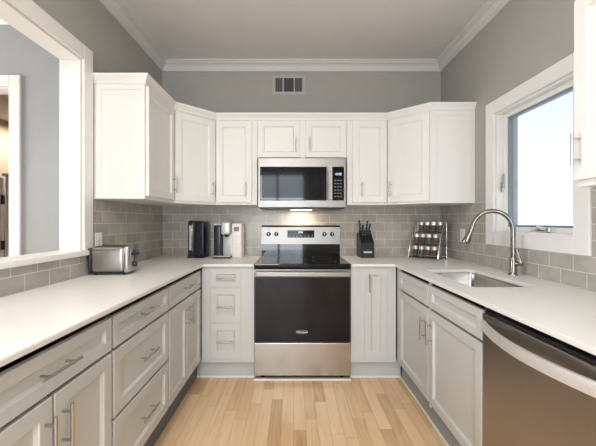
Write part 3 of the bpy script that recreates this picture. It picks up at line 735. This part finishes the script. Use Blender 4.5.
MB().lathe([(0.018, 0), (0.018, 0.01), (0.013, 0.016)], (0.1375, 0.0, 0.062), 16, 'x').build('dial', M['black'], pe, True)
rbox(-0.137, -0.112, -0.082, 0.082, 0.012, 0.175, 0.011, 3).build('back_end', M['black'], to, True)
MB().tube([(-0.135, -0.02, 0.035), (-0.150, -0.03, 0.03), (-0.154, -0.04, 0.06), (-0.150, -0.045, 0.10), (-0.145, -0.03, 0.11), (-0.152, -0.01, 0.07), (-0.152, -0.02, 0.03)], 0.006, 8).build('power_cord', M['black'], to, True)
for yy in (-0.035, 0.035): MB().box(-0.09, 0.075, yy-0.014, yy+0.014, 0.1853, 0.187).build('bread_slot', M['black'], to)
for sx_ in (-0.095, 0.095):
    for sy_ in (-0.06, 0.06): MB().lathe([(0.009, 0), (0.009, 0.0075)], (sx_, sy_, 0), 10).build('foot', M['black'], to)

# ------------------------------------------------------------------ tall black appliance
ap = thing('countertop_appliance', 'tall narrow black and navy countertop appliance with a silver strip left of the coffee maker', 'appliance', (-0.893, 2.985, CT), math.radians(-6))
ap.scale = (0.86, 0.9, 1.0)
rbox(-0.030, 0.088, -0.070, 0.075, 0.010, 0.338, 0.016, 4).build('body', M['navy'], ap, True)
rbox(-0.088, -0.012, -0.082, 0.070, 0.006, 0.342, 0.014, 4).build('front_housing', M['black'], ap, True)
b = MB(); b.box(-0.096, 0.086, -0.088, 0.08, 0, 0.012, 0.003); b.build('base', M['black'], ap)
MB().box(-0.068, -0.046, -0.0900, -0.0815, 0.07, 0.30, 0.003).build('silver_strip', M['silver_plastic'], ap)
MB().tube([(-0.03, -0.086, 0.06), (-0.03, -0.100, 0.10), (-0.03, -0.100, 0.28), (-0.03, -0.084, 0.31)], 0.006, 8).build('handle', M['nickel'], ap, True)

# ------------------------------------------------------------------ coffee maker
cm = thing('coffee_maker', 'silver and navy single serve coffee maker on the back counter left of the range', 'coffee maker', (-0.605, 2.955, CT), 0)
rbox(-0.060, 0.075, 0.02, 0.13, 0.0, 0.300, 0.012, 3).build('body', M['silver_plastic'], cm, True)
rbox(-0.135, -0.062, -0.02, 0.12, 0.012, 0.300, 0.014, 4).build('water_tank', M['navy'], cm, True)
MB().box(-0.133, -0.064, -0.018, 0.118, 0.3005, 0.312, 0.003).build('tank_lid', M['silver_plastic'], cm)
rbox(-0.055, 0.030, -0.085, 0.018, 0.215, 0.332, 0.018, 4).build('brew_head', M['silver_plastic'], cm, True)
MB().lathe([(0.016, 0), (0.022, 0.02)], (-0.012, -0.035, 0.194), 16).build('spout', M['black'], cm, True)
rbox(0.038, 0.128, -0.05, 0.125, 0.0, 0.318, 0.010, 3).build('control_column', M['white_plastic'], cm, True)
b = MB(); b.box(0.060, 0.105, -0.0520, -0.0500, 0.245, 0.285, 0.0005); b.build('display', M['button'], cm)
b = MB()
for k in range(4): MB().lathe([(0.007, 0), (0.006, 0.003)], (0.083, -0.0495, 0.09+k*0.036), 12, 'y').build('button', M['silver_plastic'], cm)
MB().box(-0.125, 0.034, -0.10, 0.018, 0.0, 0.012, 0.003).build('base', M['black'], cm)
MB().box(-0.118, 0.030, -0.095, 0.012, 0.0125, 0.026, 0.003).build('drip_tray', M['chrome'], cm)

# ------------------------------------------------------------------ knife block
kb = thing('knife_block', 'black knife block full of black handled knives right of the range', 'knife block', (0.678, 2.985, CT), math.radians(3))
b = MB(); pr = [(-0.075, 0.0), (-0.070, 0.14), (0.02, 0.225), (0.085, 0.225), (0.085, 0.0)]
l0 = [b.bm.verts.new((-0.062, y, z)) for y, z in pr]; l1 = [b.bm.verts.new((0.062, y, z)) for y, z in pr]
for k in range(5): b.bm.faces.new((l0[k], l0[(k+1) % 5], l1[(k+1) % 5], l1[k]))
b.bm.faces.new(l0); b.bm.faces.new(l1[::-1]); bmesh.ops.bevel(b.bm, geom=b.bm.edges[:], offset=0.004, segments=2, affect='EDGES')
b.build('block', M['black'], kb)
MB().box(-0.038, 0.038, -0.0760, -0.0745, 0.045, 0.062).build('name_plate', M['silver_plastic'], kb)
proto = None
kn = [(-0.030, 0.052, 0.222, 0.13, -6), (-0.006, 0.060, 0.222, 0.085, -2), (0.020, 0.055, 0.222, 0.125, 8), (0.040, 0.050, 0.222, 0.10, 12),
      (-0.046, 0.030, 0.215, 0.045, -4), (-0.026, 0.012, 0.206, 0.05, 0), (0.0, 0.012, 0.206, 0.05, 0), (0.026, 0.012, 0.206, 0.05, 2), (0.048, 0.022, 0.21, 0.045, 5)]
klab = ['long black handled knife standing leftmost of the tall pair in the knife block', 'short black handled knife at the back middle of the knife block', 'long black handled knife leaning right at the back of the knife block', 'black handled knife leaning farthest right at the back of the knife block',
        'small black handled knife at the left edge of the knife block', 'small steak knife front left in the knife block', 'small steak knife front centre in the knife block', 'small steak knife front right in the knife block', 'small black handled knife at the right edge of the knife block']
cz = math.cos(math.radians(3)); sz = math.sin(math.radians(3))
for (x, y, z, L_, tl), lb in zip(kn, klab):
    k_ = thing('knife', lb, 'knife', (0.678+x*cz-y*sz, 2.985+x*sz+y*cz, CT+z-0.004), 0, 'knives in the black block')
    k_.rotation_euler = (math.radians(-4), math.radians(tl), 0)
    MB().box(-0.0075, 0.0075, -0.011, 0.011, 0.008, L_, 0.004).build('handle', M['black'], k_)
    MB().box(-0.0065, 0.0065, -0.0095, 0.0095, 0.0, 0.0085, 0.001).build('bolster', M['chrome'], k_)
    if L_ > 0.09:
        b = MB()
        for zz in (0.3, 0.55, 0.8): b.lathe([(0.0022, 0), (0.0022, 0.0006)], (0, -0.0112, L_*zz), 8, 'y')
        b.build('rivets', M['chrome'], k_)

# ------------------------------------------------------------------ spice rack with twelve jars
ang = math.radians(-46)
RO = Vector((1.240, 2.930, CT))
def rk(x, y, z): return (x*math.cos(ang)-y*math.sin(ang)+RO.x, x*math.sin(ang)+y*math.cos(ang)+RO.y, RO.z+z)
sr = thing('spice_rack', 'chrome and black tiered spice rack in the right back corner of the counter', 'spice rack', RO, ang)
for tier, (y, z) in enumerate(((-0.070, 0.012), (-0.005, 0.120), (0.060, 0.232))):
    s_ = MB().box(-0.128, 0.128, y-0.028, y+0.028, z-0.004, z, 0.001).build('shelf', M['black'], sr)
    MB().tube([(-0.130, y-0.030, z+0.018), (0.130, y-0.030, z+0.018)], 0.0025, 6).build('rail', M['chrome'], s_)
for s in (-1, 1):
    MB().tube([(s*0.134, -0.105, 0.004), (s*0.134, -0.09, 0.07), (s*0.134, -0.03, 0.21), (s*0.134, 0.055, 0.335), (s*0.134, 0.085, 0.335), (s*0.134, 0.092, 0.30), (s*0.134, 0.094, 0.004)], 0.0055, 8).build('side_frame', M['chrome'], sr, True)
    MB().box(s*0.130-0.002, s*0.130+0.002, -0.098, 0.09, 0.004, 0.012).build('side_foot', M['black'], sr)
    MB().box(s*0.130-0.0015, s*0.130+0.0015, -0.034, 0.09, 0.115, 0.119).build('side_brace', M['black'], sr)
    MB().box(s*0.130-0.0015, s*0.130+0.0015, 0.03, 0.09, 0.227, 0.231).build('side_brace', M['black'], sr)
sp = ['spice_a', 'spice_b', 'spice_c']
rown = ['bottom', 'middle', 'top']; coln = ['leftmost jar', 'second jar from left', 'third jar from left', 'rightmost jar']
cols_named = {'spice_a': 'brown', 'spice_b': 'greenish brown', 'spice_c': 'reddish brown'}
glassj = mat('jar_lid_chrome', (0.86, 0.85, 0.83), 0.3, 0.6)
base_meshes = {}
for tier, (y, z) in enumerate(((-0.070, 0.012), (-0.005, 0.120), (0.060, 0.232))):
    for c_ in range(4):
        x = -0.084+c_*0.058+(-0.016 if tier == 1 else 0)
        key = sp[(tier*2+c_) % 3]
        j = thing('spice_jar', '%s with chrome lid in the %s row of the spice rack' % (coln[c_], rown[tier]), 'jar', rk(x, y, z+0.0005), ang, 'spice jars in the tiered rack')
        if key not in base_meshes:
            o1 = MB().lathe([(0.021, 0), (0.023, 0.004), (0.023, 0.058), (0.018, 0.067), (0.018, 0.0682)], (0, 0, 0), 18).build('jar_body', M[key], j, True)
            o2 = MB().lathe([(0.0215, 0.0685), (0.0215, 0.096), (0.018, 0.099)], (0, 0, 0), 18).build('lid', glassj, j, True)
            base_meshes[key] = (o1, o2)
        else:
            for s_ in base_meshes[key]:
                c2 = s_.copy(); C.objects.link(c2); c2.parent = j

# ------------------------------------------------------------------ beyond the doorway
bs = thing('bookcase', 'white open bookcase seen through the dining room doorway', 'bookcase', (-3.02, 3.5, 0))
b = MB(); b.box(-0.16, -0.14, 0, 0.3, 0, 1.76); b.box(0.14, 0.16, 0, 0.3, 0, 1.76); b.box(-0.14, 0.14, 0.28, 0.3, 0, 1.76); b.build('case', M['trim'], bs)
MB().box(-0.18, 0.18, -0.02, 0.32, 1.76, 1.79, 0.004).build('top', M['trim'], bs)
for k in range(6): MB().box(-0.139, 0.139, 0.002, 0.279, 0.10+k*0.27, 0.12+k*0.27).build('shelf', M['trim'], bs)
d = thing('interior_door', 'white panelled door with dark hardware standing open beyond the doorway', 'door', (-3.42, 3.50, 0), 0)
shaker(-0.30, 0.22, 0.005, 1.74, 0, 0.035, 0.10).build('leaf', M['trim'], d)
for z in (0.3, 1.0, 1.5): MB().box(0.222, 0.235, -0.04, 0.0, z-0.05, z+0.05).build('hinge', M['dark_wood'], d)
hl = thing('ceiling_light', 'round flush ceiling light glowing beyond the dining room doorway', 'lamp', (-4.0, 4.9, CE-0.07))
MB().lathe([(0.02, 0), (0.12, 0.012), (0.15, 0.035), (0.155, 0.05)], (0, 0, 0), 24).build('shade', M['lamp'], hl, True)
MB().lathe([(0.165, 0.05), (0.165, 0.0695)], (0, 0, 0), 24).build('rim', M['nickel'], hl, True)
area('hall_lamp_light', (-4.0, 4.9, CE-0.085), (0, 0, 0), 0.3, 0.3, 24, (1.0, 0.88, 0.72))
# added ceiling panel, unseen fill for the kitchen above the camera's upper edge
kl = thing('ceiling_light', 'added square ceiling fill light over the aisle, out of view', 'lamp', (-0.55, 0.35, CE-0.09))
MB().box(-0.30, 0.30, -0.30, 0.30, 0.0, 0.07, 0.01).build('diffuser', M['lamp'], kl)
MB().box(-0.32, 0.32, -0.32, 0.32, 0.0705, 0.0895, 0.004).build('frame', M['nickel'], kl)
area('kitchen_fill_light', (-0.55, 0.35, CE-0.10), (0, 0, 0), 0.6, 0.6, 15, (1.0, 0.96, 0.92))
kl2 = thing('ceiling_light', 'added long ceiling fill light, unseen in the room behind the camera', 'lamp', (0.05, -1.7, CE-0.09))  # second added panel, unseen fill from behind the camera
MB().box(-0.60, 0.60, -0.30, 0.30, 0.0, 0.07, 0.01).build('diffuser', M['lamp'], kl2)
MB().box(-0.62, 0.62, -0.32, 0.32, 0.0705, 0.0895, 0.004).build('frame', M['nickel'], kl2)
area('rear_fill_light', (0.05, -1.7, CE-0.10), (0, 0, 0), 1.2, 0.6, 45, (1.0, 0.96, 0.92))
